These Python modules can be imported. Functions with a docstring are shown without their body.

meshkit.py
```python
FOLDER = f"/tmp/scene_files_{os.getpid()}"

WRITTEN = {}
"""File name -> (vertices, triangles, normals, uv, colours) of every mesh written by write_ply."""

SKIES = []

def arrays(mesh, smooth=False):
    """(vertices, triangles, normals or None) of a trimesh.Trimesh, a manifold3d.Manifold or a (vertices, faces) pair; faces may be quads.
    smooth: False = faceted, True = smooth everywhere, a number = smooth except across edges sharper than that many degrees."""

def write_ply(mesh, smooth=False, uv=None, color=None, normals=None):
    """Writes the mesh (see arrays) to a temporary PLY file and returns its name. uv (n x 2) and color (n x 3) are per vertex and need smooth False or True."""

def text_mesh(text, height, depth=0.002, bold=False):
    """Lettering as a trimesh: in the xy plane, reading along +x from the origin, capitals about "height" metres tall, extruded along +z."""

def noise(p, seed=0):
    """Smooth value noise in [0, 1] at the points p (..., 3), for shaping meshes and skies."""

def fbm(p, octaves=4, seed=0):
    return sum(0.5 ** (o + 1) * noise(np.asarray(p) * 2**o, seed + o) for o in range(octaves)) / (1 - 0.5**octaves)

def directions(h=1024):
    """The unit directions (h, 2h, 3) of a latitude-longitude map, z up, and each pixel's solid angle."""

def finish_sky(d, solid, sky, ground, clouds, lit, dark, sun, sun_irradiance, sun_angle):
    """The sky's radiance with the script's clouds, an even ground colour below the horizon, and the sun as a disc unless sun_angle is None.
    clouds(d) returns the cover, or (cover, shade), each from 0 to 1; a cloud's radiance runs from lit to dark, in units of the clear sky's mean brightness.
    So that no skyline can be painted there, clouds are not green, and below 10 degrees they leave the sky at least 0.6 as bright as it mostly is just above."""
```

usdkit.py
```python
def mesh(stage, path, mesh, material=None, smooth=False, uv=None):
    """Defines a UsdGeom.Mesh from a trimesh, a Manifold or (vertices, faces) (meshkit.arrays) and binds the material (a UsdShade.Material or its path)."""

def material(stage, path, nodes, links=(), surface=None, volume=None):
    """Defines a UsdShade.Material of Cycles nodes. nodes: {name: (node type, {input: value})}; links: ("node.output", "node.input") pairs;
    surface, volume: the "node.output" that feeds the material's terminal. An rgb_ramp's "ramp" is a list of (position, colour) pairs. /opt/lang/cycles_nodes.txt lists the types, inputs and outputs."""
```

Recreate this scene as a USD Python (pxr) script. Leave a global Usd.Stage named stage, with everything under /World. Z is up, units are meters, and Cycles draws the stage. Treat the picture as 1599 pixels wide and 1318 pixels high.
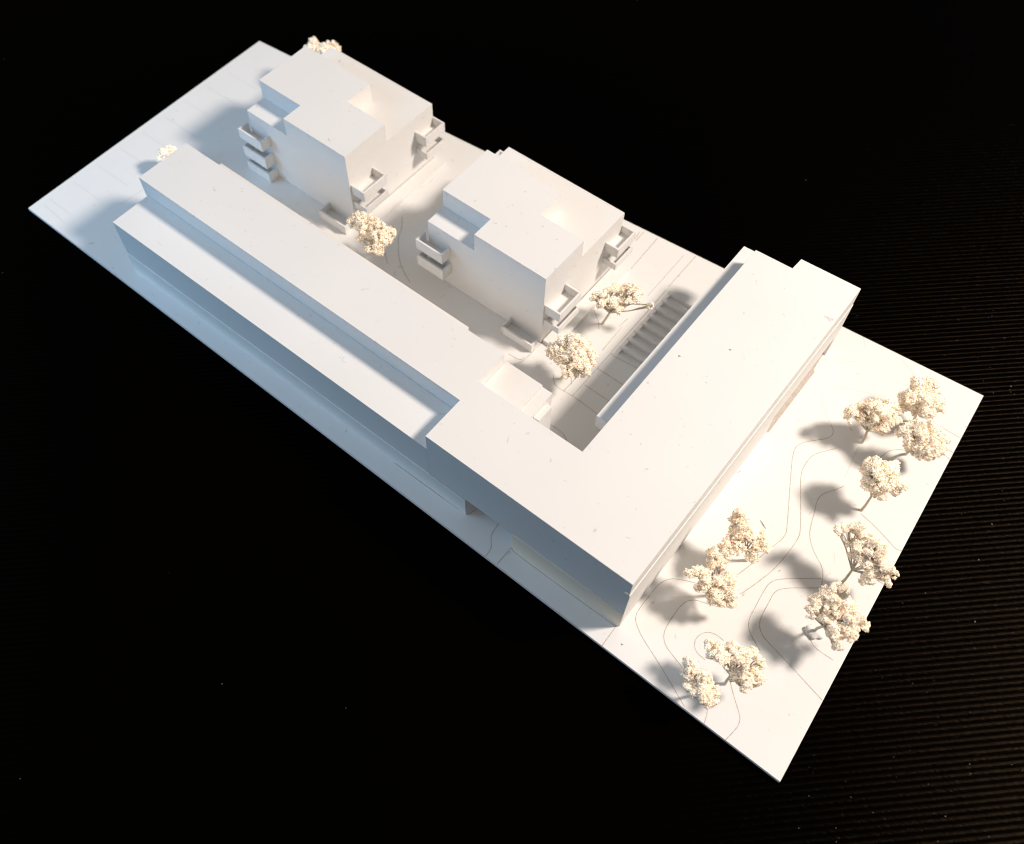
import math, random
import numpy as np
import trimesh, manifold3d
from shapely.geometry import Polygon, box as sbox
import usdkit
from pxr import Usd, UsdGeom, UsdLux, UsdShade, Sdf, Gf

random.seed(5)
RNG = np.random.default_rng(5)
stage = Usd.Stage.CreateInMemory()
UsdGeom.SetStageUpAxis(stage, UsdGeom.Tokens.z)
UsdGeom.SetStageMetersPerUnit(stage, 1.0)
stage.DefinePrim('/World', 'Xform')
stage.SetDefaultPrim(stage.GetPrimAtPath('/World'))
UsdGeom.Scope.Define(stage, '/World/Looks')

# ------------------------------------------------------------------ camera
# pose measured from the photograph: x runs along the long side of the model,
# y across it, z up; the origin is the left corner of the base board
F_PX, W_PX, H_PX = 1522.18, 1599.0, 1318.0
ROT = np.array([[0.78612194, 0.61772584, 0.02066599],
                [0.54084522, -0.67132961, -0.50675735],
                [-0.29916342, 0.40955017, -0.861841]])
EYE = np.array([0.4523468, -0.14010267, 0.42597528])
cam = UsdGeom.Camera.Define(stage, '/World/camera')
HA = 36.0
cam.CreateHorizontalApertureAttr(HA)
cam.CreateVerticalApertureAttr(HA * 844 / 1024)
cam.CreateFocalLengthAttr(F_PX / W_PX * HA)
cam.CreateClippingRangeAttr(Gf.Vec2f(0.01, 50))
cam.CreateFStopAttr(8.5)
cam.CreateFocusDistanceAttr(0.455)
M4 = np.eye(4)
M4[0, :3], M4[1, :3], M4[2, :3], M4[3, :3] = ROT[0], -ROT[1], -ROT[2], EYE
cam.AddTransformOp().Set(Gf.Matrix4d(*[float(v) for v in M4.ravel()]))
cam.CreateExposureAttr(0.0)


def at(u, v, z=0.0):
    """point of the model seen at photograph pixel (u, v) on the level z"""
    d = ROT.T @ np.array([(u - W_PX / 2) / F_PX, (v - H_PX / 2) / F_PX, 1.0])
    return EYE + d * (z - EYE[2]) / d[2]


def pix(p):
    c = ROT @ (np.asarray(p, float) - EYE)
    return np.array([W_PX / 2 + F_PX * c[0] / c[2], H_PX / 2 + F_PX * c[1] / c[2]])


# ------------------------------------------------------------------ light
LAMP = np.array([0.97, 0.575, 0.93])
lamp = UsdLux.SphereLight.Define(stage, '/World/desk_lamp_bulb')
lamp.CreateRadiusAttr(0.094)
lamp.CreateIntensityAttr(203.0)
lamp.CreateColorAttr(Gf.Vec3f(1.0, 0.87, 0.765))
lamp.AddTranslateOp().Set(Gf.Vec3d(*LAMP))


def look_at(prim, pos, target):
    z = np.array(pos, float) - np.array(target, float); z /= np.linalg.norm(z)
    x = np.cross([0, 0, 1.0], z); x /= np.linalg.norm(x)
    y = np.cross(z, x)
    m = np.eye(4); m[0, :3], m[1, :3], m[2, :3], m[3, :3] = x, y, z, pos
    prim.AddTransformOp().Set(Gf.Matrix4d(*[float(v) for v in m.ravel()]))


win = UsdLux.RectLight.Define(stage, '/World/window_light')
win.CreateWidthAttr(0.4); win.CreateHeightAttr(0.34)
win.CreateIntensityAttr(4.7)
win.CreateColorAttr(Gf.Vec3f(0.33, 0.64, 1.0))
look_at(win, (-0.24, -0.28, 0.25), (0.10, 0.05, 0.0))

usdkit.material(stage, '/World/Looks/room_air', {
    'tc': ('texture_coordinate', {}),
    'xyz': ('separate_xyz', {}),
    'r': ('rgb_ramp', {'ramp': [(0.0, (0, 0, 0)), (0.15, (0.0, 0.0, 0.0)), (0.75, (1.0, 0.97, 0.95)), (1.0, (1.0, 0.97, 0.95))]}),
    'b': ('background_shader', {'strength': 0.275}),
}, [('tc.generated', 'xyz.vector'), ('xyz.z', 'r.fac'), ('r.color', 'b.color')], surface='b.background')
dome = UsdLux.DomeLight.Define(stage, '/World/room_ambience')
UsdShade.MaterialBindingAPI.Apply(dome.GetPrim()).Bind(UsdShade.Material.Get(stage, '/World/Looks/room_air'))


# ------------------------------------------------------------------ materials
def card(name, base, rough=0.62, spots=True, bump=0.10):
    n = {'g': ('geometry', {}),
         'n1': ('noise_texture', {'scale': 16.0, 'detail': 3.0}),
         'r1': ('rgb_ramp', {'ramp': [(0.3, tuple(0.965 * c for c in base)), (0.7, base)]}),
         'n2': ('noise_texture', {'scale': 1500.0, 'detail': 2.0}),
         'bp': ('bump', {'strength': bump, 'distance': 0.0002}),
         'bv': ('bevel', {'radius': 0.00022, 'samples': 4}),
         'p': ('principled_bsdf', {'roughness': rough, 'specular_ior_level': 0.25})}
    l = [('g.position', 'n1.vector'), ('g.position', 'n2.vector'), ('n1.fac', 'r1.fac'),
         ('bv.bevel', 'bp.normal'), ('n2.fac', 'bp.height'), ('bp.normal', 'p.normal')]
    if spots:
        # little scuffs and dust marks of the hand-cut card
        n.update({'n3': ('noise_texture', {'scale': 260.0, 'detail': 4.0, 'roughness': 0.65, 'distortion': 0.6}),
                  'r3': ('rgb_ramp', {'ramp': [(0.0, (0, 0, 0)), (0.655, (0, 0, 0)), (0.72, (0.5, 0.5, 0.5)), (1.0, (0.6, 0.6, 0.6))]}),
                  'mx': ('mix_color', {'b': (0.42, 0.38, 0.34)})})
        l += [('g.position', 'n3.vector'), ('n3.fac', 'r3.fac'), ('r3.color', 'mx.fac'), ('r1.color', 'mx.a'), ('mx.result', 'p.base_color')]
    else:
        l += [('r1.color', 'p.base_color')]
    return usdkit.material(stage, '/World/Looks/' + name, n, l, surface='p.BSDF')


WHITE = card('white_card', (0.83, 0.815, 0.79))
BOARD = card('board_card', (0.82, 0.81, 0.79))
BOUNCE_PALE = card('bounce_pale_card', (0.95, 0.93, 0.89), spots=False)  # light bounced onto the wall foot, painted as a paler base colour
WARM_LIT = card('warm_lit_card', (0.97, 0.86, 0.70), spots=False)  # warm light at the ground floor, painted into the base colour
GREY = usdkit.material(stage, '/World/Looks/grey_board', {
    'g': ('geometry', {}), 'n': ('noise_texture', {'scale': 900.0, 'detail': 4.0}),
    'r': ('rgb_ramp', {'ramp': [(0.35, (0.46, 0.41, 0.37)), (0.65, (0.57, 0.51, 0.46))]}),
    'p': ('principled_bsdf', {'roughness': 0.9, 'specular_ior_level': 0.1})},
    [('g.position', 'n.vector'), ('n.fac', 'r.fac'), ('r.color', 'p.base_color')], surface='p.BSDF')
LINE = usdkit.material(stage, '/World/Looks/engraved', {
    'g': ('geometry', {}), 'n': ('noise_texture', {'scale': 700.0, 'detail': 2.0}),
    'r': ('rgb_ramp', {'ramp': [(0.3, (0.40, 0.35, 0.30)), (0.7, (0.64, 0.57, 0.50))]}),
    'p': ('principled_bsdf', {'roughness': 0.9, 'specular_ior_level': 0.0})},
    [('g.position', 'n.vector'), ('n.fac', 'r.fac'), ('r.color', 'p.base_color')], surface='p.BSDF')
FAINT = usdkit.material(stage, '/World/Looks/engraved_faint', {
    'p': ('principled_bsdf', {'base_color': (0.70, 0.67, 0.64), 'roughness': 0.9, 'specular_ior_level': 0.0})}, [], surface='p.BSDF')
FLOWER = usdkit.material(stage, '/World/Looks/dried_flower', {
    'g': ('geometry', {}), 'n': ('noise_texture', {'scale': 160.0, 'detail': 3.0}),
    'r': ('rgb_ramp', {'ramp': [(0.3, (0.72, 0.63, 0.52)), (0.7, (0.80, 0.73, 0.62))]}),
    'p': ('principled_bsdf', {'roughness': 0.75, 'specular_ior_level': 0.15, 'subsurface_method': 'burley', 'subsurface_weight': 0.6,
                              'subsurface_scale': 0.0034, 'subsurface_radius': (1.0, 0.85, 0.7)})},
    [('g.position', 'n.vector'), ('n.fac', 'r.fac'), ('r.color', 'p.base_color')], surface='p.BSDF')
STEM = usdkit.material(stage, '/World/Looks/dried_stem', {
    'g': ('geometry', {}), 'n': ('noise_texture', {'scale': 500.0, 'detail': 3.0}),
    'r': ('rgb_ramp', {'ramp': [(0.3, (0.72, 0.62, 0.48)), (0.7, (0.84, 0.76, 0.62))]}),
    'p': ('principled_bsdf', {'roughness': 0.8, 'specular_ior_level': 0.15})},
    [('g.position', 'n.vector'), ('n.fac', 'r.fac'), ('r.color', 'p.base_color')], surface='p.BSDF')
BLACK = usdkit.material(stage, '/World/Looks/black_corrugated', {
    'g': ('geometry', {}), 'mp': ('mapping', {'rotation': (0, 0, -math.radians(43.4)), 'scale': (160.0, 900.0, 900.0)}),
    'n': ('noise_texture', {'scale': 1.0, 'detail': 4.0, 'roughness': 0.65}),
    'bp': ('bump', {'strength': 0.5, 'distance': 0.0004}),
    'r': ('rgb_ramp', {'ramp': [(0.3, (0.17, 0.17, 0.17)), (0.75, (0.30, 0.30, 0.30))]}),
    'p': ('principled_bsdf', {'base_color': (0.0004, 0.0003, 0.0002), 'specular_ior_level': 0.012, 'specular_tint': (1.0, 0.68, 0.40)})},
    [('g.position', 'mp.vector'), ('mp.vector', 'n.vector'), ('n.fac', 'bp.height'), ('bp.normal', 'p.normal'),
     ('n.fac', 'r.fac'), ('r.color', 'p.roughness')], surface='p.BSDF')
DUST = usdkit.material(stage, '/World/Looks/dust', {
    'p': ('principled_bsdf', {'base_color': (0.30, 0.26, 0.22), 'roughness': 0.9})}, [], surface='p.BSDF')

# ------------------------------------------------------------------ helpers
TAKEN = {}


def numbered(parent, name):
    k = TAKEN.get((parent, name), 0)
    TAKEN[(parent, name)] = k + 1
    return f'{parent}/{name}' + (f'_{k:03d}' if k else '')


def thing(name, label, cat, loc=(0, 0, 0), group=None):
    x = UsdGeom.Xform.Define(stage, numbered('/World', name))
    x.AddTranslateOp().Set(Gf.Vec3d(*map(float, loc)))
    p = x.GetPrim()
    p.SetCustomDataByKey('label', label); p.SetCustomDataByKey('category', cat)
    if group: p.SetCustomDataByKey('group', group)
    return p


def part(parent, name, mesh, mat, smooth=False, label=None, off=(0, 0, 0)):
    path = str(parent.GetPath()) if parent is not None else '/World'
    if isinstance(mesh, trimesh.Trimesh):
        mesh = mesh.copy(); mesh.apply_translation(-np.asarray(off, float))
    m = usdkit.mesh(stage, numbered(path, name), mesh, mat, smooth=smooth)
    if label: m.GetPrim().SetCustomDataByKey('label', label)
    return m.GetPrim()


def structure(prim, kind, label=None, cat=None):
    prim.SetCustomDataByKey('kind', kind)
    if label: prim.SetCustomDataByKey('label', label)
    if cat: prim.SetCustomDataByKey('category', cat)


def prism(poly, z0, z1):
    return trimesh.creation.extrude_polygon(Polygon(poly) if not isinstance(poly, Polygon) else poly, z1 - z0).apply_translation((0, 0, z0))


def block(x0, x1, y0, y1, z0, z1):
    return trimesh.creation.box((x1 - x0, y1 - y0, z1 - z0), trimesh.transformations.translation_matrix(((x0 + x1) / 2, (y0 + y1) / 2, (z0 + z1) / 2)))


def ribbon(pts, w, z, close=False):
    """flat strip of width w along a rounded path"""
    pts = np.asarray(pts, float)[:, :2]
    if len(pts) > 2:
        for _ in range(2):                                     # corner cutting
            q = [pts[0]]
            for a, b in zip(pts[:-1], pts[1:]):
                q += [a * 0.75 + b * 0.25, a * 0.25 + b * 0.75]
            q.append(pts[-1]); pts = np.array(q)
    t = np.gradient(pts, axis=0); t /= np.maximum(np.linalg.norm(t, axis=1, keepdims=True), 1e-9)
    n = np.c_[-t[:, 1], t[:, 0]]
    ws = w * (0.8 + 0.4 * RNG.random(len(pts)))[:, None] / 2
    a, b = pts + n * ws, pts - n * ws
    v = np.r_[np.c_[a, np.full(len(a), z)], np.c_[b, np.full(len(b), z)]]
    k = len(pts)
    f = [[i, i + k, i + k + 1] for i in range(k - 1)] + [[i, i + k + 1, i + 1] for i in range(k - 1)]
    return trimesh.Trimesh(v, f, process=False)


def tube(pts, radii, sides=6):
    pts = np.asarray(pts, float); radii = np.asarray(radii, float)
    v, f = [], []
    t = np.gradient(pts, axis=0); t /= np.maximum(np.linalg.norm(t, axis=1, keepdims=True), 1e-9)
    up = np.array([0.31, 0.22, 0.92])
    for i in range(len(pts)):
        a = np.cross(t[i], up); a /= max(np.linalg.norm(a), 1e-9); b = np.cross(t[i], a)
        for k in range(sides):
            c = 2 * math.pi * k / sides
            v.append(pts[i] + radii[i] * (a * math.cos(c) + b * math.sin(c)))
    for i in range(len(pts) - 1):
        for k in range(sides):
            p, q = i * sides + k, i * sides + (k + 1) % sides
            f += [[p, q, q + sides], [p, q + sides, p + sides]]
    e = len(v); v.append(pts[-1])
    f += [[(len(pts) - 1) * sides + k, (len(pts) - 1) * sides + (k + 1) % sides, e] for k in range(sides)]
    return trimesh.Trimesh(np.array(v), np.array(f), process=False)


# ------------------------------------------------------------------ table
T_BOARD, T_BACK = 0.0020, 0.0012
ZT = -(T_BOARD + T_BACK)
ang = math.radians(43.4)
du, dv = np.array([math.cos(ang), math.sin(ang)]), np.array([-math.sin(ang), math.cos(ang)])
pitch, amp = 0.0028, 0.00028
prof = [(0.0, 0.0), (0.06, 0.45), (0.20, 0.84), (0.42, 1.0), (0.66, 0.97), (0.86, 0.7), (0.96, 0.3)]
ss, hh = [], []
for k in range(-420, 460):
    for a, h in prof:
        ss.append((k + a) * pitch); hh.append((h - 1.0) * amp)
ss, hh = np.array(ss), np.array(hh)
cen = np.array([0.30, 0.10])
us = np.linspace(-1.1, 1.2, 60)
grid = np.zeros((len(us), len(ss), 3))
wob = np.interp(us, np.linspace(-1.1, 1.2, 16), RNG.normal(0, 0.00035, 16))
for i, u in enumerate(us):
    xy = cen + du * u + dv[None] * (ss + wob[i])[:, None]
    grid[i, :, :2] = xy; grid[i, :, 2] = ZT - 0.0001 + hh
n0, n1 = len(us), len(ss)
idx = np.arange(n0 * n1).reshape(n0, n1)
fq = np.stack([idx[:-1, :-1], idx[1:, :-1], idx[1:, 1:], idx[:-1, 1:]], -1).reshape(-1, 4)
tb = part(None, 'table', (grid.reshape(-1, 3), fq), BLACK, smooth=True)
structure(tb, 'structure', 'black corrugated sheet of fine ribs under the white model', 'table top')

# specks of dust on the black sheet
sp = []
for k in range(300):
    if k < 270:
        p = at(RNG.uniform(1230, 1620), RNG.uniform(480, 1330), ZT)
    else:
        p = at(RNG.uniform(-20, 1620), RNG.uniform(-10, 1330), ZT)
    if -0.01 < p[0] < 0.505 and -0.01 < p[1] < 0.235: continue
    s = RNG.uniform(0.00007, 0.00018) * (1.7 if RNG.random() < 0.08 else 1)
    b = trimesh.creation.box((s * RNG.uniform(1, 3.2), s, s * 0.7))
    b.apply_transform(trimesh.transformations.euler_matrix(0, 0, RNG.uniform(0, 3.1)))
    b.apply_translation((p[0], p[1], ZT + s * 0.3)); sp.append(b)
d = part(None, 'dust', trimesh.util.concatenate(sp), DUST)
structure(d, 'stuff', 'pale specks of dust scattered over the black sheet', 'dust')

# ------------------------------------------------------------------ base board
A, B, C, D = (0.0, 0.0), (-0.0024, 0.1858), (0.4862, 0.2291), (0.5, -0.0047)
outline = Polygon([A, D, C, B])
slots = [(0.3222, 0.352, 0.1308 + 0.00665 * k, 0.1308 + 0.00665 * k + 0.0036) for k in range(8)]
top = outline
for x0, x1, y0, y1 in slots:
    top = top.difference(sbox(x0, y0, x1, y1))
board = thing('base_board', 'thin white card base under the model, engraved with fine lines', 'base board')
part(board, 'top_sheet', prism(top, -T_BOARD, 0), BOARD)
part(board, 'backing_sheet', prism(Polygon([(0.0006, 0.0006), (0.4994, -0.0040), (0.4857, 0.2284), (-0.0018, 0.1852)]), -T_BOARD - T_BACK, -T_BOARD), BOARD)


def zl(ox, oy, s, pts):
    return [at(ox + x / s, oy + y / s) for x, y in pts]


LN = []
z7 = lambda p: zl(940, 760, 3.661, p)
z8 = lambda p: zl(1200, 560, 3.469, p)
z9 = lambda p: zl(930, 960, 4.442, p)
z5 = lambda p: zl(1080, 360, 3.66, p)
z3 = lambda p: zl(740, 400, 3.9975, p)
z6 = lambda p: zl(640, 660, 3.807, p)
zb = lambda p: zl(480, 260, 6.662, p)
zn = lambda p: zl(860, 320, 7.995, p)
za = lambda p: zl(720, 470, 6.587, p)
LN += [z7([(75, 805), (0, 910)]),
       z7([(280, 610), (330, 550), (390, 525), (450, 530), (540, 552)]),
       z7([(275, 620), (225, 680), (188, 740), (200, 800), (240, 880), (320, 1000), (472, 1258)]),
       z7([(720, 688), (650, 685), (590, 665), (530, 645), (480, 655), (440, 690), (375, 785), (350, 845), (360, 905), (400, 960), (460, 1033)]),
       z7([(695, 880), (655, 845), (600, 828), (550, 850), (526, 890), (535, 945), (592, 992)]),
       z7([(970, 345), (860, 440), (755, 518)]),
       z7([(952, 498), (870, 562), (790, 615)]),
       z7([(1252, 524), (1010, 525), (955, 550), (920, 605), (870, 700), (838, 760), (838, 815), (860, 865), (905, 940)]),
       z7([(1242, 579), (1040, 578), (985, 600), (955, 660), (905, 750), (898, 805), (925, 865), (1000, 940), (1260, 1222)]),
       z7([(1186, 850), (1200, 900), (1235, 935), (1322, 992)]),
       z9([(935, 470), (962, 580), (1003, 700), (998, 750), (975, 792), (902, 868)]),
       z9([(776, 632), (773, 690), (754, 752)]),
       z8([(340, 360), (355, 400), (330, 432), (200, 450), (150, 472), (130, 520), (120, 640), (102, 900), (95, 960), (20, 1022)]),
       z8([(365, 487), (250, 515), (212, 550), (172, 620), (175, 760), (174, 920), (165, 975), (60, 1110), (0, 1167)]),
       z8([(410, 690), (350, 715), (290, 732), (262, 770), (250, 830), (230, 900), (220, 965), (245, 1050), (300, 1140), (286, 1237)]),
       z8([(498, 838), (590, 920), (680, 1022), (698, 1036), (722, 1040)]),
       z8([(800, 300), (900, 350), (1042, 432)]), z8([(940, 470), (1003, 512)]), z8([(950, 520), (983, 547)]),
       z8([(600, 545), (640, 502), (700, 490), (752, 500)]), z8([(718, 344), (758, 352)]),
       z3([(770, 700), (935, 806)]), z3([(690, 803), (845, 906)]),
       z3([(495, 735), (498, 790), (520, 820), (620, 873), (775, 990)]),
       z3([(455, 1036), (530, 1085), (565, 1115), (578, 1155)]),
       z3([(850, 612), (615, 872)]), z3([(1196, 213), (852, 608)]), z3([(850, 612), (1020, 700)]),
       z3([(610, 742), (608, 800)]),
       z3([(748, 335), (778, 405), (780, 455)]),
       z3([(560, 842), (760, 630)]), z3([(905, 440), (960, 390)]), z3([(800, 590), (925, 440)]),
       z3([(1085, 248), (1310, -5)]), z3([(1215, 190), (1385, 0)]),
       zn([(1330, 420), (1000, 800)]),
       zn([(1110, 340), (860, 670)]), zn([(1160, 340), (1060, 450)]),
       z6([(530, 598), (490, 655), (480, 690), (487, 720), (480, 755), (450, 795)]),
       z6([(603, 742), (518, 842)]),
       z6([(605, 742), (612, 768), (1226, 1214)]),
       z6([(-90, 240), (330, 546), (348, 548), (405, 505)]),
       zl(160, 380, 5.33, [(690, 515), (1150, 850), (1605, 1195)]),
       zb([(945, 760), (950, 950), (990, 1080), (1070, 1205)]), zb([(800, 870), (835, 1010)]),
       zb([(985, 520), (985, 640), (945, 740), (942, 790)]),
       za([(490, 545), (590, 605), (635, 600), (645, 578)]), za([(545, 655), (640, 620), (855, 405)]),
       zl(800, 400, 9.41, [(330, 1318), (440, 1270), (610, 1095)]),
       zl(800, 400, 9.41, [(470, 1255), (560, 1300)])]
FT = [z8([(640, 208), (480, 172), (360, 150), (310, 165), (290, 200), (285, 240), (310, 300), (342, 362)]),
      z8([(720, 0), (770, 60), (797, 110)]), z8([(490, 470), (440, 580), (415, 645)]),
      z5([(745, 738), (880, 728)]), z5([(780, 765), (945, 745)]), z5([(983, 610), (995, 680)]),
      z8([(420, 300), (425, 340), (450, 390)]), z8([(355, 1050), (360, 1100)]),
      zl(640, 180, 9.41, [(300, 975), (545, 720)]), zb([(1080, 280), (1300, 150)]),
      zl(30, 50, 3.5625, [(140, 960), (250, 1060)]), zl(30, 50, 3.5625, [(700, 870), (560, 960)])]
for k in range(9):
    y = 0.012 + 0.0175 * k
    FT.append([(0.0035, y, 0), (0.0225 + 0.004 * (k % 3), y + 0.0003, 0)])
for p in LN:
    part(board, 'engraved_line', ribbon(p, 0.00034, 0.00005), LINE)
for p in FT:
    part(board, 'engraved_line', ribbon(p, 0.00030, 0.00005), FAINT)
# the row of narrow ribs in the court (raised lips along the slots)
for x0, x1, y0, y1 in slots:
    part(board, 'rib', block(0.3208, 0.352, y1 + 0.0003, y1 + 0.00265, 0.00003, 0.0005), BOARD)
part(board, 'rib_border', block(0.3192, 0.3206, 0.1285, 0.1835, 0.00003, 0.0005), BOARD)

# ------------------------------------------------------------------ long L-shaped building with its court
HR, HG, HL = 0.051, 0.0155, 0.039
lb = thing('angular_building', 'long white model building bent round a court, with a lower wing along the front edge', 'model building')
part(lb, 'low_wing', block(0.0826, 0.2968, 0.0084, 0.0322, 0, HL), WHITE, label='lower flat-roofed wing along the front edge')
part(lb, 'tall_wing', block(0.0808, 0.2968, 0.0323, 0.0647, 0, 0.0384), WHITE, label='taller flat-roofed wing behind the low wing')
part(lb, 'cornice', block(0.105, 0.2735, 0.0648, 0.0668, HR - 0.0032, HR - 0.0012), WHITE)
NE1, NE2, NE3, NE4 = (0.4086, 0.2050), (0.3764, 0.2028), (0.3759, 0.1948), (0.3556, 0.1935)
front = [(0.0808, 0.0323), (0.2968, 0.0323), (0.2968, 0.0084), (0.4082, 0.0084), NE1, NE2, NE3, NE4, (0.3556, 0.0456), (0.2968, 0.0453), (0.2968, 0.0647), (0.0808, 0.0647)]
part(lb, 'roof_storey', prism(front, 0.0385, HR), WHITE, label='continuous flat-roofed upper storey of the bent building')
low = [(0.29685, 0.0084), (0.4086, 0.0084), (NE1[0] + 0.0003, NE1[1]), NE2, NE3, NE4, (0.3556, 0.0456), (0.29685, 0.0453)]
part(lb, 'middle_storey', prism(low, HG, 0.0385), WHITE)
gf = trimesh.creation.extrude_polygon(Polygon([(0.3466, 0.0086), (0.4086, 0.0086), (0.4089, 0.2048), NE2, NE3, NE4, (0.3556, 0.0454), (0.3466, 0.0454)]), HG)


def to_m(t):
    return manifold3d.Manifold(manifold3d.Mesh(np.asarray(t.vertices, np.float32), np.asarray(t.faces, np.uint32)))


gfm = to_m(gf) - to_m(block(0.4035, 0.42, 0.1380, 0.1995, -0.01, HG + 0.01))
# the beige strip below the front block: warm light put into the facing colour
part(lb, 'ground_floor', gfm, WHITE)
part(lb, 'bounce_facing', block(0.0829, 0.3190, 0.0079, 0.00835, 0.00002, HG - 0.0008), BOUNCE_PALE, label='paler low strip added along the foot of the long front edge for bounced light')  # added strip; bounce from the ground is put into its paler colour
part(lb, 'warm_lit_facing', block(0.3468, 0.4084, 0.0081, 0.00855, 0, HG - 0.0002), WARM_LIT, label='strip under the overhanging front block with warm light painted as ivory')
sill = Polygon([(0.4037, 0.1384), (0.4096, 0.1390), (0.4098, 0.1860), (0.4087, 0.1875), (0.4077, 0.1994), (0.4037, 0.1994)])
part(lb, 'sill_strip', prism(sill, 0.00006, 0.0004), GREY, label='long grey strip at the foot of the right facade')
part(lb, 'ground_floor', block(0.29685, 0.319, 0.0086, 0.0453, 0, HG - 0.0002), WHITE)
gal = Polygon([(0.3467, 0.0705), (0.3555, 0.0703), (0.3555, 0.2022), (0.3467, 0.2016)])
part(lb, 'gallery_roof', prism(gal, 0.031, 0.0400), WHITE, label='narrow lower roof strip along the court')
part(lb, 'annex', block(0.2969, 0.3184, 0.0457, 0.0662, 0, 0.0436), WHITE, label='small lower roof in the inner corner of the court')
part(lb, 'annex_step', block(0.3185, 0.3243, 0.0457, 0.0660, 0, 0.0426), WHITE)
part(lb, 'porch', block(0.3244, 0.3277, 0.0515, 0.0615, 0, 0.0400), WHITE)

# ------------------------------------------------------------------ two stepped apartment blocks
HB, HBL = 0.0537, 0.0415
T = 0.0010                                                     # thickness of the card


def balcony(par, x0, x1, y0, y1, z0, z1, sides):
    """floor tray with the parapets named in sides (n, s, e, w)"""
    f = part(par, 'balcony', block(x0, x1, y0, y1, z0, z0 + T), WHITE)
    e = 0.00004
    if 's' in sides: part(f, 'parapet', block(x0, x1, y0, y0 + T, z0 + T + e, z1), WHITE)
    if 'n' in sides: part(f, 'parapet', block(x0, x1, y1 - T, y1, z0 + T + e, z1), WHITE)
    ya, yb = (y0 + T + e if 's' in sides else y0), (y1 - T - e if 'n' in sides else y1)
    if 'e' in sides: part(f, 'parapet', block(x1 - T, x1, ya, yb, z0 + T + e, z1), WHITE)
    if 'w' in sides: part(f, 'parapet', block(x0, x0 + T, ya, yb, z0 + T + e, z1), WHITE)


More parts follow.
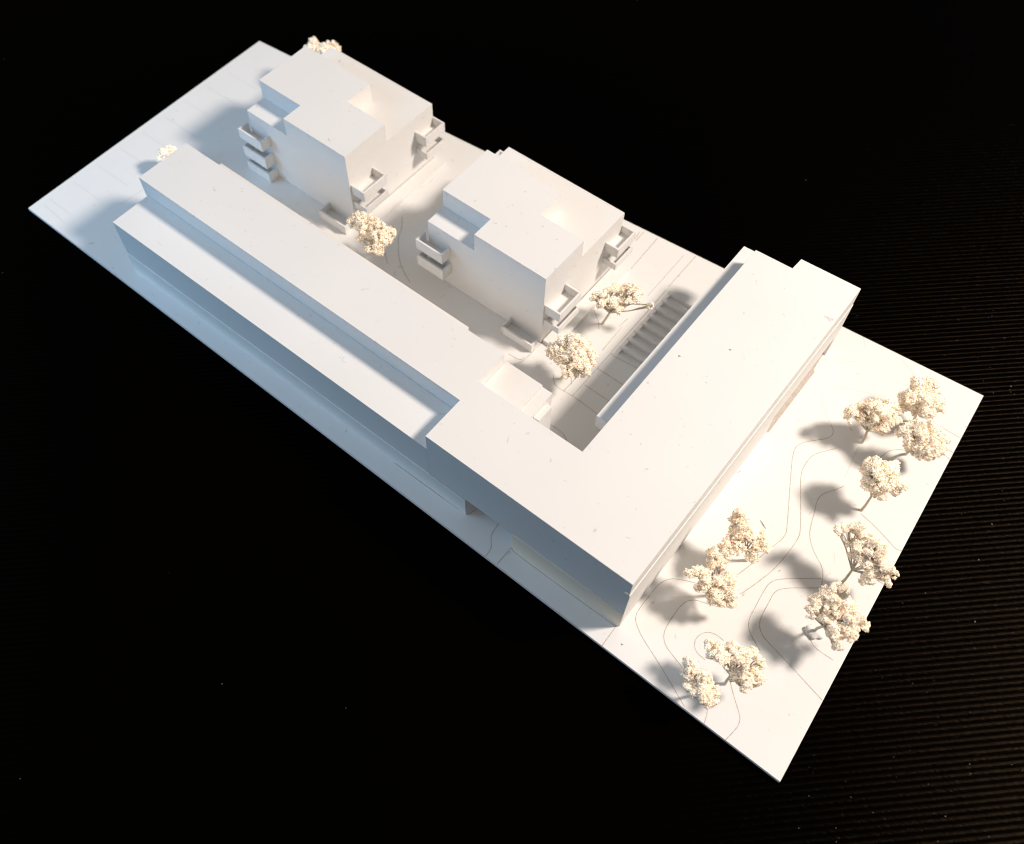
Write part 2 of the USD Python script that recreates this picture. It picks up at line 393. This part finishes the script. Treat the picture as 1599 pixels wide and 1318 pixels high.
def apartment(label, loc, third_tray):
    t = thing('apartment_block', label, 'model building', loc, group='stepped white apartment blocks of the model')
    # u along the long side from the near front corner (0, 0), v across
    upper = [(-0.0450, 0.0), (0.0, 0.0), (0.0, 0.0315), (-0.0277, 0.0315), (-0.0277, 0.0500), (-0.0768, 0.0500), (-0.0768, 0.0131), (-0.0450, 0.0131)]
    part(t, 'upper_storey', prism(upper, HBL, HB), WHITE)
    lower = [(-0.0765, 0.0001), (-0.0001, 0.0001), (-0.0001, 0.0698), (-0.0770, 0.0690), (-0.0770, 0.0132), (-0.0765, 0.0131)]
    part(t, 'lower_storeys', prism(lower, 0.0001, HBL - 0.0001), WHITE)
    # balconies: front left stack, right face near and far stacks, far left
    for z0, z1 in [(0.0245, 0.0315), (0.0112, 0.0190)] + ([(0.0002, 0.0070)] if third_tray else []):
        balcony(t, -0.0795, -0.0615, -0.0070, 0.00005, z0, z1, 'sew')
    for z0, z1 in [(0.0255, 0.0320), (0.0155, 0.0200)]:
        balcony(t, -0.00005, 0.0096, 0.0010, 0.0192, z0, z1, 'sne')
        balcony(t, -0.00005, 0.0082, 0.0540, 0.0703, z0, z1, 'sne')
    balcony(t, -0.0855, -0.07705, 0.0560, 0.0720, 0.0255, 0.0320, 'snw')
    # walled patio at the near front corner
    p = part(t, 'patio', block(-0.0198, -0.0012, -0.0072, 0.00005, 0.00006, 0.0008), WHITE)
    part(p, 'garden_wall', block(-0.0200, -0.0012, -0.0082, -0.0072, 0.00006, 0.0062), WHITE)
    part(p, 'garden_wall', block(-0.0208, -0.0198, -0.0082, 0.00005, 0.00006, 0.0062), WHITE)
    part(p, 'garden_wall', block(-0.0012, -0.0002, -0.0082, -0.0030, 0.00006, 0.0062), WHITE)
    # terrace along the right face
    part(t, 'terrace', block(0.0006, 0.0085, 0.0010, 0.0700, 0.00006, 0.0024), WHITE)
    return t


apartment('white stepped apartment block nearest the court with the ramp', (0.2863, 0.1103, 0), False)
apartment('white stepped apartment block farther back, at the blurred end of the board', (0.1549, 0.1085, 0), True)

# ------------------------------------------------------------------ trees of dried flowers
ICO = trimesh.creation.icosphere(subdivisions=0)
IV, IF = ICO.vertices, ICO.faces
CORE = trimesh.creation.icosphere(subdivisions=1)


def florets(centres, dirs, sizes, rng):
    k = len(centres)
    n = dirs / np.linalg.norm(dirs, axis=1, keepdims=True)
    a = np.cross(n, [0.3, 0.5, 0.81]); a /= np.linalg.norm(a, axis=1, keepdims=True)
    b = np.cross(n, a)
    lump = 1 + rng.normal(0, 0.17, (k, len(IV), 1))
    loc = IV[None] * lump * sizes[:, None, None]
    v = centres[:, None] + loc[:, :, :1] * a[:, None] + loc[:, :, 1:2] * b[:, None] + 1.9 * loc[:, :, 2:] * n[:, None]
    f = IF[None] + (np.arange(k) * len(IV))[:, None, None]
    return v.reshape(-1, 3), f.reshape(-1, 3)


def tree(label, base_px, crown_px, w_px, h_px, zc, seed, lobes=11, dens=1.0, blob=False, heads_px=None, cat='model tree'):
    rng = np.random.default_rng(seed)
    base = at(*base_px, 0.0)
    c = at(*crown_px, zc)
    mm = np.linalg.norm(at(crown_px[0] + 1, crown_px[1], zc) - c)              # metres per pixel here
    rx, rv = w_px * mm, h_px * mm
    # crown axes: to the right in the picture, away from the viewer and up
    ex = np.array([ROT[0, 0], ROT[0, 1], 0]); ex /= np.linalg.norm(ex)
    ey = np.array([-ex[1], ex[0], 0]); ez = np.array([0, 0, 1.0])
    ry = rx * 0.8
    rz = rv * 0.92
    t = thing('model_tree', label, cat, base, group='little trees of dried flower heads')
    cl = []
    for a, b in rng.random((lobes * 40, 2)):
        th, ph = 2 * math.pi * a, math.acos(1 - 1.35 * b)
        q = np.array([math.sin(ph) * math.cos(th), math.sin(ph) * math.sin(th), math.cos(ph)])
        if all(np.linalg.norm(q - o) > 1.75 / math.sqrt(lobes) for o in cl): cl.append(q)
        if len(cl) >= lobes: break
    stems, vs, fs, off = [], [], [], 0
    fork = base + (c - base) * 0.42 + ez * 0.001
    trunk = [base + (0, 0, -0.0001), base * 0.6 + fork * 0.4 + rng.normal(0, 0.0003, 3), fork]
    stems.append(tube(trunk, [0.00085, 0.00070, 0.00062]))
    heads = []
    for q in cl:
        s = rng.uniform(0.45, 0.92)
        heads.append((c + ex * q[0] * rx * s + ey * q[1] * ry * s + ez * (q[2] * rz * s), rng.uniform(0.26, 0.52)))
    if heads_px:
        ox, oy, sc_, lst = heads_px
        heads = []
        for (px, py, r) in lst:
            px, py, r = ox + px / sc_, oy + py / sc_, r / sc_
            z = max(0.004, zc + mm * (crown_px[1] - py) * 0.42 + rng.normal(0, 0.10) * rx)
            heads.append((at(px, py, z), 1.26 * r * mm / ((rx + rz) / 2)))
    for hc, rr in heads:
        mid = fork * 0.45 + hc * 0.55 + rng.normal(0, 0.0006, 3) - ez * 0.0008
        stems.append(tube([fork, fork * 0.7 + mid * 0.3, mid, hc], [0.00045, 0.00040, 0.00034, 0.0002], 5))
        R = rr * (rx + rz) / 2
        out = hc - fork; out /= np.linalg.norm(out)
        # each head is a small umbel: sub-clusters of florets on a dome facing outward
        nsub = max(6, int(19 * (rr / 0.4) ** 1.5))
        pcs, dds, szs, cores = [], [], [], []
        for m in range(nsub):
            d = rng.normal(0, 1, 3); d /= np.linalg.norm(d); d = d + out * 0.8; d /= np.linalg.norm(d)
            sc = hc + d * R * rng.uniform(0.45, 1.05) - out * R * 0.3
            sr = R * rng.uniform(0.22, 0.42)
            cores.append((sc, d, sr * 0.78))
            k = int(24 * dens * (sr / (0.32 * R)) ** 2)
            e = rng.normal(0, 1, (k, 3)); e /= np.linalg.norm(e, axis=1, keepdims=True)
            e = e + d * 0.5; e /= np.linalg.norm(e, axis=1, keepdims=True)
            pcs.append(sc + e * sr * (0.55 + 0.5 * rng.random((k, 1)))); dds.append(e)
            szs.append(rng.uniform(0.00026, 0.00050, k) * (0.8 + 0.5 * sr / (0.32 * R)) * min(1.2, max(0.8, R / 0.0055)))
        pc, d, sz = np.vstack(pcs), np.vstack(dds), np.concatenate(szs)
        pc[:, 2] = np.maximum(pc[:, 2], 0.0014)
        k = len(pc)
        v, f = florets(pc, d, sz, rng)
        vs.append(v); fs.append(f + off); off += len(v)
        for sc, d, r_ in cores:                                               # filler core added under the florets to close dark gaps
            v = CORE.vertices * (1 + rng.normal(0, 0.10, (len(CORE.vertices), 1))) * r_ + sc
            v[:, 2] = np.maximum(v[:, 2], 0.0012)
            vs.append(v); fs.append(CORE.faces + off); off += len(v)
        for m in range(10):                                                   # thin stalks inside the head
            e = pc[rng.integers(k)]
            stems.append(tube([mid, (mid + e) / 2 + rng.normal(0, 0.0003, 3), e], [0.00020, 0.00016, 0.00012], 4))
    part(t, 'trunk', trimesh.util.concatenate(stems), STEM, smooth=True, off=base)
    part(t, 'crown', trimesh.Trimesh(np.vstack(vs), np.vstack(fs), process=False), FLOWER, smooth=True, off=base)
    if blob:
        g = trimesh.creation.icosphere(subdivisions=2, radius=1)
        g.vertices = g.vertices * (1 + 0.12 * np.sin(7 * g.vertices[:, :1]) + 0.1 * np.cos(6 * g.vertices[:, 1:2])) * np.array([0.0042, 0.003, 0.002])
        g.apply_translation(base + np.array(blob))
        part(t, 'glue_blob', g, WHITE, smooth=True, off=base)
    return t


Z8, Z6, Z7, Z9 = (1200, 560, 3.469), (1250, 780, 5.07), (940, 760, 3.661), (930, 960, 4.442)
H1 = (*Z8, [(760, 225, 45), (820, 155, 45), (880, 165, 40), (900, 235, 42), (830, 240, 50), (850, 285, 35), (930, 210, 20)])
H2 = (*Z8, [(455, 295, 35), (530, 275, 45), (600, 300, 55), (660, 290, 45), (620, 350, 45), (530, 328, 40), (690, 330, 25), (640, 252, 25), (570, 340, 40)])
H3 = (*Z8, [(745, 402, 38), (800, 382, 40), (880, 382, 38), (830, 450, 60), (890, 488, 46), (820, 490, 35), (925, 492, 28), (950, 440, 22)])
H4 = (*Z8, [(560, 600, 48), (620, 620, 58), (690, 680, 42), (610, 695, 48), (560, 668, 42), (660, 592, 35), (580, 556, 22), (682, 568, 15)])
H5 = (*Z8, [(375, 925, 28), (430, 930, 38), (490, 940, 42), (530, 1000, 48), (580, 1050, 48), (510, 1060, 42), (550, 1130, 50), (620, 1120, 48), (560, 1185, 36), (635, 1190, 32), (682, 1165, 18), (470, 1010, 38)])
H6 = (*Z6, [(150, 790, 66), (230, 740, 58), (330, 705, 42), (300, 830, 72), (200, 880, 72), (120, 860, 58), (400, 870, 58), (440, 960, 56), (340, 960, 66), (250, 985, 56), (300, 1075, 56), (380, 1050, 52), (505, 1000, 36), (300, 1165, 38), (75, 885, 36)])
H7 = (*Z7, [(790, 150, 26), (760, 200, 33), (810, 230, 40), (770, 280, 43), (850, 280, 43), (900, 290, 42), (930, 340, 32), (710, 340, 38), (780, 340, 38), (865, 390, 32), (720, 388, 24), (880, 345, 30)])
H8 = (*Z7, [(512, 488, 26), (560, 492, 32), (610, 520, 42), (660, 560, 48), (720, 560, 42), (640, 620, 42), (710, 628, 42), (745, 660, 26), (580, 572, 32), (650, 390, 33), (690, 442, 30), (640, 425, 28)])
H9 = (*Z9, [(790, 212, 38), (850, 240, 48), (880, 310, 48), (950, 232, 43), (1000, 300, 62), (1080, 280, 52), (1140, 330, 38), (1050, 390, 62), (1130, 440, 36), (980, 420, 42), (1050, 500, 36), (1090, 470, 32), (810, 270, 33)])
H10 = (*Z9, [(650, 332, 33), (660, 400, 43), (700, 450, 48), (760, 450, 46), (740, 530, 52), (800, 530, 42), (690, 530, 34), (770, 590, 42), (820, 588, 26), (628, 500, 18)])
H11 = (900, 430, 12.3, [(330, 430, 55), (430, 400, 85), (560, 335, 85), (700, 285, 85), (850, 265, 85), (1000, 262, 85), (1150, 285, 85), (1220, 325, 55), (520, 540, 95), (700, 520, 105), (880, 520, 95), (1020, 520, 85), (1150, 430, 85), (800, 640, 75), (620, 600, 55), (1380, 620, 62), (1440, 565, 26)])
H12 = (740, 400, 3.9975, [(510, 570, 43), (570, 540, 43), (620, 540, 43), (690, 570, 43), (730, 620, 38), (560, 620, 53), (640, 630, 58), (700, 680, 48), (620, 700, 48), (580, 720, 33), (490, 610, 28), (660, 570, 43)])
H13 = (480, 260, 6.662, [(450, 560, 43), (520, 540, 58), (600, 560, 68), (700, 610, 68), (800, 640, 62), (860, 680, 48), (560, 640, 58), (650, 700, 78), (760, 740, 68), (720, 830, 66), (650, 830, 48), (840, 760, 48), (560, 740, 38)])
TREES = [
    ('small dried-flower tree nearest the right tip of the board', (1425, 660), (1438, 622), 30, 27, 0.020, 11, {'heads_px': H1}),
    ('wide dried-flower tree with a forked bare stem, near the right tip', (1346, 691), (1363, 652), 40, 26, 0.020, 12, {'heads_px': H2}),
    ('dried-flower tree standing close to the right edge, below the smallest one', (1415, 709), (1442, 687), 35, 27, 0.022, 13, {'heads_px': H3}),
    ('dried-flower tree on a short stem by the bend of the engraved path', (1345, 797), (1380, 747), 32, 28, 0.024, 14, {'heads_px': H4}),
    ('large one-sided dried-flower tree with open branches, reaching over the edge', (1312, 912), (1354, 862), 44, 42, 0.026, 15, {'heads_px': H5}),
    ('largest round dried-flower tree at the right edge with a white blob at its foot', (1270, 988), (1306, 965), 49, 52, 0.026, 16, {'blob': (0, 0, 0.001), 'heads_px': H6}),
    ('triangular dried-flower tree beside the right facade of the front block', (1166, 875), (1163, 838), 36, 38, 0.024, 17, {'heads_px': H7}),
    ('dried-flower tree with a separate upper sprig, beside the near corner of the front block', (1118, 925), (1115, 908), 40, 32, 0.022, 18, {'heads_px': H8}),
    ('broad two-lobed dried-flower tree at the near end of the lawn', (1132, 1068), (1152, 1038), 42, 42, 0.022, 19, {'heads_px': H9}),
    ('narrow dried-flower tree closest to the front edge', (1085, 1088), (1092, 1067), 28, 37, 0.020, 20, {'heads_px': H10}),
    ('wide dried-flower tree next to the row of ribs in the court', (940, 506), (968, 468), 44, 26, 0.024, 21, {'dens': 1.1, 'heads_px': H11}),
    ('dried-flower tree in the court beside the small annex roof', (876, 592), (894, 558), 37, 32, 0.022, 22, {'heads_px': H12}),
    ('blurred dried-flower tree between the two apartment blocks', (580, 397), (576, 364), 36, 30, 0.022, 23, {'heads_px': H13}),
    ('dried-flower tree peeping over the roof of the far apartment block', (505, 108), (500, 85), 27, 20, 0.028, 24, {}),
    ('dried-flower tree half hidden behind the far end of the tall wing', (283, 258), (264, 246), 18, 12, 0.012, 25, {}),
]
for lab, b, c, w, h, zc, sd, kw in TREES:
    tree(lab, b, c, w, h, zc, sd, **kw)

# a few splinters and crumbs left on the card
cr = []
for (u, v, du_, dv_, z) in [(1187, 812, 9, 14, 0), (1151, 738, 6, -3, 0), (1088, 1068, 3, 2, 0), (1215, 892, 4, -2, 0), (970, 1005, 3, 2, 0), (1327, 668, 3, 5, 0.0), (975, 925, 6, 3, 0.0512), (1060, 555, 3, 2, 0.0512), (1140, 545, 2, 2, 0.0512), (690, 470, 3, -2, 0.0512)]:
    a_, b_ = at(u, v, z), at(u + du_, v + dv_, z)
    cr.append(tube([a_, (a_ + b_) / 2 + np.array([0.0002, -0.0001, 0.0004]), b_], [0.00016, 0.00022, 0.0001], 5))
d2 = part(None, 'crumbs', trimesh.util.concatenate(cr), GREY)
structure(d2, 'stuff', 'tiny grey splinters left on the white card', 'crumbs')
